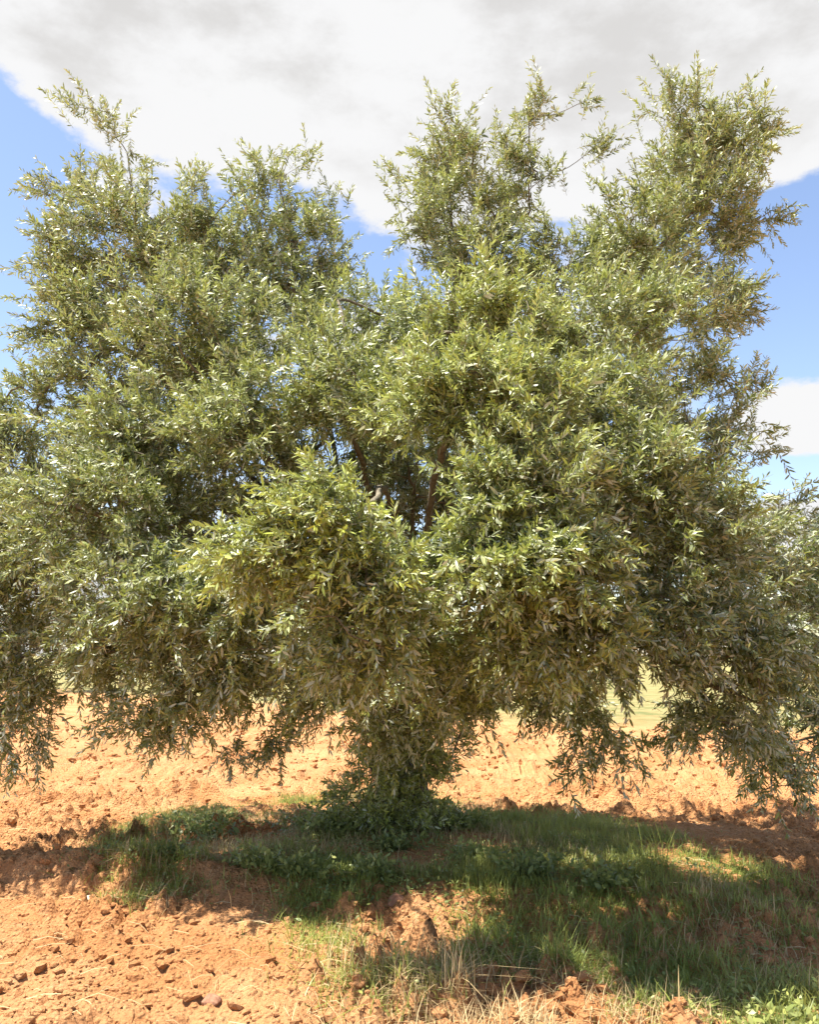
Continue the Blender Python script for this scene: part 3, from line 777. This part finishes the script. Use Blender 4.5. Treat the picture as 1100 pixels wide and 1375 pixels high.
DRY_POLY = poly_g([(400, 1215), (520, 1240), (640, 1280), (800, 1320), (1000, 1340), (1100, 1360), (1100, 1400), (380, 1400), (420, 1290)])
xa, ya = scatter(DRY_POLY, 9000, thr=.42, seed=15)
xb, yb = scatter(GRASS_POLY, 65000, thr=.47, seed=25)
PALE_POLY = poly_g([(-30, 990), (250, 985), (300, 1050), (200, 1100), (90, 1105), (-30, 1080)], 0)
xc, yc = scatter(PALE_POLY, 9000, thr=.38, seed=35)
x = np.concatenate([xa, xb, xc]); y = np.concatenate([ya, yb, yc])
g = blades('dry_grass', x, y, .04, .17, .0022, .85, M_DRY, tints(len(x), .5, .25, .3, .3))
tag(g, 'dry straw-coloured grass among the green tufts and on bare soil', 'dry grass', kind='stuff')

def straw():
    n = 1000; y = 3.4 + 6 * rng.random(n) ** 1.2; x = (rng.random(n) - .5) * (y * 1.05)
    z = height(x, y) + .008; a = rng.uniform(0, 6.28, n); L = rng.uniform(.03, .20, n); w = rng.uniform(.0006, .0015, n)
    d = np.stack([np.cos(a), np.sin(a), rng.normal(size=n) * .12], -1); s = np.stack([-np.sin(a), np.cos(a), np.zeros(n)], -1) * w[:, None]
    b = np.stack([x, y, z], -1); e = b + d * L[:, None]; e[:, 2] = np.maximum(e[:, 2], height(e[:, 0], e[:, 1]) + .006)
    mid = (b + e) / 2 + s * rng.normal(size=(n, 1)) * 9; mid[:, 2] = np.maximum(mid[:, 2], height(mid[:, 0], mid[:, 1])) + .012
    up = np.array([0, 0, .003])
    V = np.stack([b - s, b + s, mid + s, mid - s, e + s, e - s, b + up, mid + up, e + up], 1)
    F = np.array([[0, 3, 7], [0, 7, 6], [6, 7, 2], [6, 2, 1], [3, 5, 8], [3, 8, 7], [7, 8, 4], [7, 4, 2]])[None] + (np.arange(n) * 9)[:, None, None]
    o = link('straw', mesh_from('straw', V.reshape(-1, 3), tris=F.reshape(-1, 3), mat=M_DRY, tint=np.repeat(tints(n, .3, .3, .2, .25), 9, axis=0)))
    tag(o, 'loose pale straw stalks lying scattered over the orange soil', 'straw', kind='stuff')
straw()

def weed(px, py, label, size, nst, col_young, group=None, name='weed'):
    """a leafy weed: several stems with leaves, foliage as its part"""
    g0 = G(px, py, .1); b = np.array([g0[0], g0[1], float(height(np.array(g0[0]), np.array(g0[1])))])
    root = link(name, None, None, tuple(b)); tag(root, label, 'weed', group)
    w = Wood(); n = nst
    rp = b + np.concatenate([rng.normal(size=(n, 2)) * size * .35, np.zeros((n, 1))], 1); rp[:, 2] = height(rp[:, 0], rp[:, 1]) - .01
    dr = unit(np.concatenate([rng.normal(size=(n, 2)) * .5, np.ones((n, 1))], 1)); L = rng.uniform(.5, 1.1, n) * size
    bend = np.concatenate([rng.normal(size=(n, 2)) * .2, -.25 * np.ones((n, 1))], 1)
    lv = shoots(rp, dr, L, bend, 6, w, leaf_len=(.03, .055), young=col_young, shade=.55, stem_r=.0018)
    lv[4] = lv[4] * 2.0
    st = link('stems', w.mesh('stems', M_WEED, b), root); st['kind'] = 'stuff'
    f = link('foliage', leaves_mesh('foliage', *lv, M_WEED, b), root); f['kind'] = 'stuff'
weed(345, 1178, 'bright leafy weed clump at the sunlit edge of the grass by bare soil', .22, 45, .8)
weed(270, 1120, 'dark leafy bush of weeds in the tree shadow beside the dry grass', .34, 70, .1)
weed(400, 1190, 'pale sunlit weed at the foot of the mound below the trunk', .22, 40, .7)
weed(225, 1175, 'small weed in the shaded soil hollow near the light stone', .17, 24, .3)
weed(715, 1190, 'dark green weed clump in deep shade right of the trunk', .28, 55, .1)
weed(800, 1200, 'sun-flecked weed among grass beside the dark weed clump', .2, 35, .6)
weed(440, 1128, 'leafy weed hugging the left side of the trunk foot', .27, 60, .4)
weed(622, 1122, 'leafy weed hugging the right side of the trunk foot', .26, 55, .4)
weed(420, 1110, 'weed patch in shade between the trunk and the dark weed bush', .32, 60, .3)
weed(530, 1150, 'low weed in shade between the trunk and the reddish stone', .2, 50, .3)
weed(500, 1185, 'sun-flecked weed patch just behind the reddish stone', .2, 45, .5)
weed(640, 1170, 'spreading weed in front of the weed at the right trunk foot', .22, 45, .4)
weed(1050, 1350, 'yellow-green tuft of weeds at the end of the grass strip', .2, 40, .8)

def tuft(px, py, label, n, size, mat, tt, cat='grass tuft', name='grass_tuft'):
    g0 = G(px, py, .1)
    x = g0[0] + rng.normal(size=n) * size * .25; y = g0[1] + rng.normal(size=n) * size * .2
    b = np.array([g0[0], g0[1], float(height(np.array(g0[0]), np.array(g0[1])))])
    root = link(name, None, None, tuple(b)); tag(root, label, cat)
    o = blades('blades', x, y, size * .6, size * 1.15, .0022, .9, mat, tt(n), root)
    co = np.zeros(len(o.data.vertices) * 3, np.float32); o.data.vertices.foreach_get('co', co)
    o.data.vertices.foreach_set('co', (co.reshape(-1, 3) - b).astype(np.float32).ravel()); o.data.update(); o['kind'] = 'stuff'
tuft(610, 1325, 'tall dry straw-coloured grass tuft leaning over brown shaded soil', 80, .24, M_DRY, lambda n: tints(n, .6, .2, .4, .3))
tuft(470, 1290, 'sparse dry grass tuft between sunlit soil and the shade', 70, .26, M_DRY, lambda n: tints(n, .5, .2, .2, .3))
tuft(235, 1150, 'small golden dry tuft in front of the dark weed bush', 70, .2, M_DRY, lambda n: tints(n, .4, .2, .2, .2))
tuft(720, 1360, 'short sunlit dry tuft beside the tall dry grass', 90, .16, M_DRY, lambda n: tints(n, .7, .2, .6, .3))
tuft(880, 1180, 'green grass tuft with long bent blades by the ploughed bank', 120, .3, M_GRASS, lambda n: tints(n, .5, .2, .3, .2))
tuft(760, 1290, 'dense green grass tuft in the middle of the shaded strip', 160, .26, M_GRASS, lambda n: tints(n, .4, .2, .15, .2))

# ------------------------------------------------------------------ stones
def stone(px, py, s, mat, seed, label, sc=(1.2, 1, .8)):
    g0 = G(px, py, .06); z = float(height(np.array(g0[0]), np.array(g0[1])))
    o = link('stone', blob_mesh('stone', mat, seed, 2, .3, .8), None, (g0[0], g0[1], z + s * .1))
    o.scale = tuple(s * k for k in sc); o.rotation_euler = (.2, -.15, seed)
    tag(o, label, 'stone')
stone(116, 1204, .035, M_STONE, 7, 'small pale pointed stone at the edge of the shaded hollow')
stone(90, 1196, .055, M_REDSTONE, 8, 'brown lumpy stone beside the small pale stone')
stone(535, 1222, .062, M_REDSTONE, 9, 'reddish rounded stone half buried in grass in front of the trunk', (1, .9, 1.1))
stone(285, 1330, .05, M_REDSTONE, 12, 'orange-brown stone lying on the sunlit soil below the hollow')
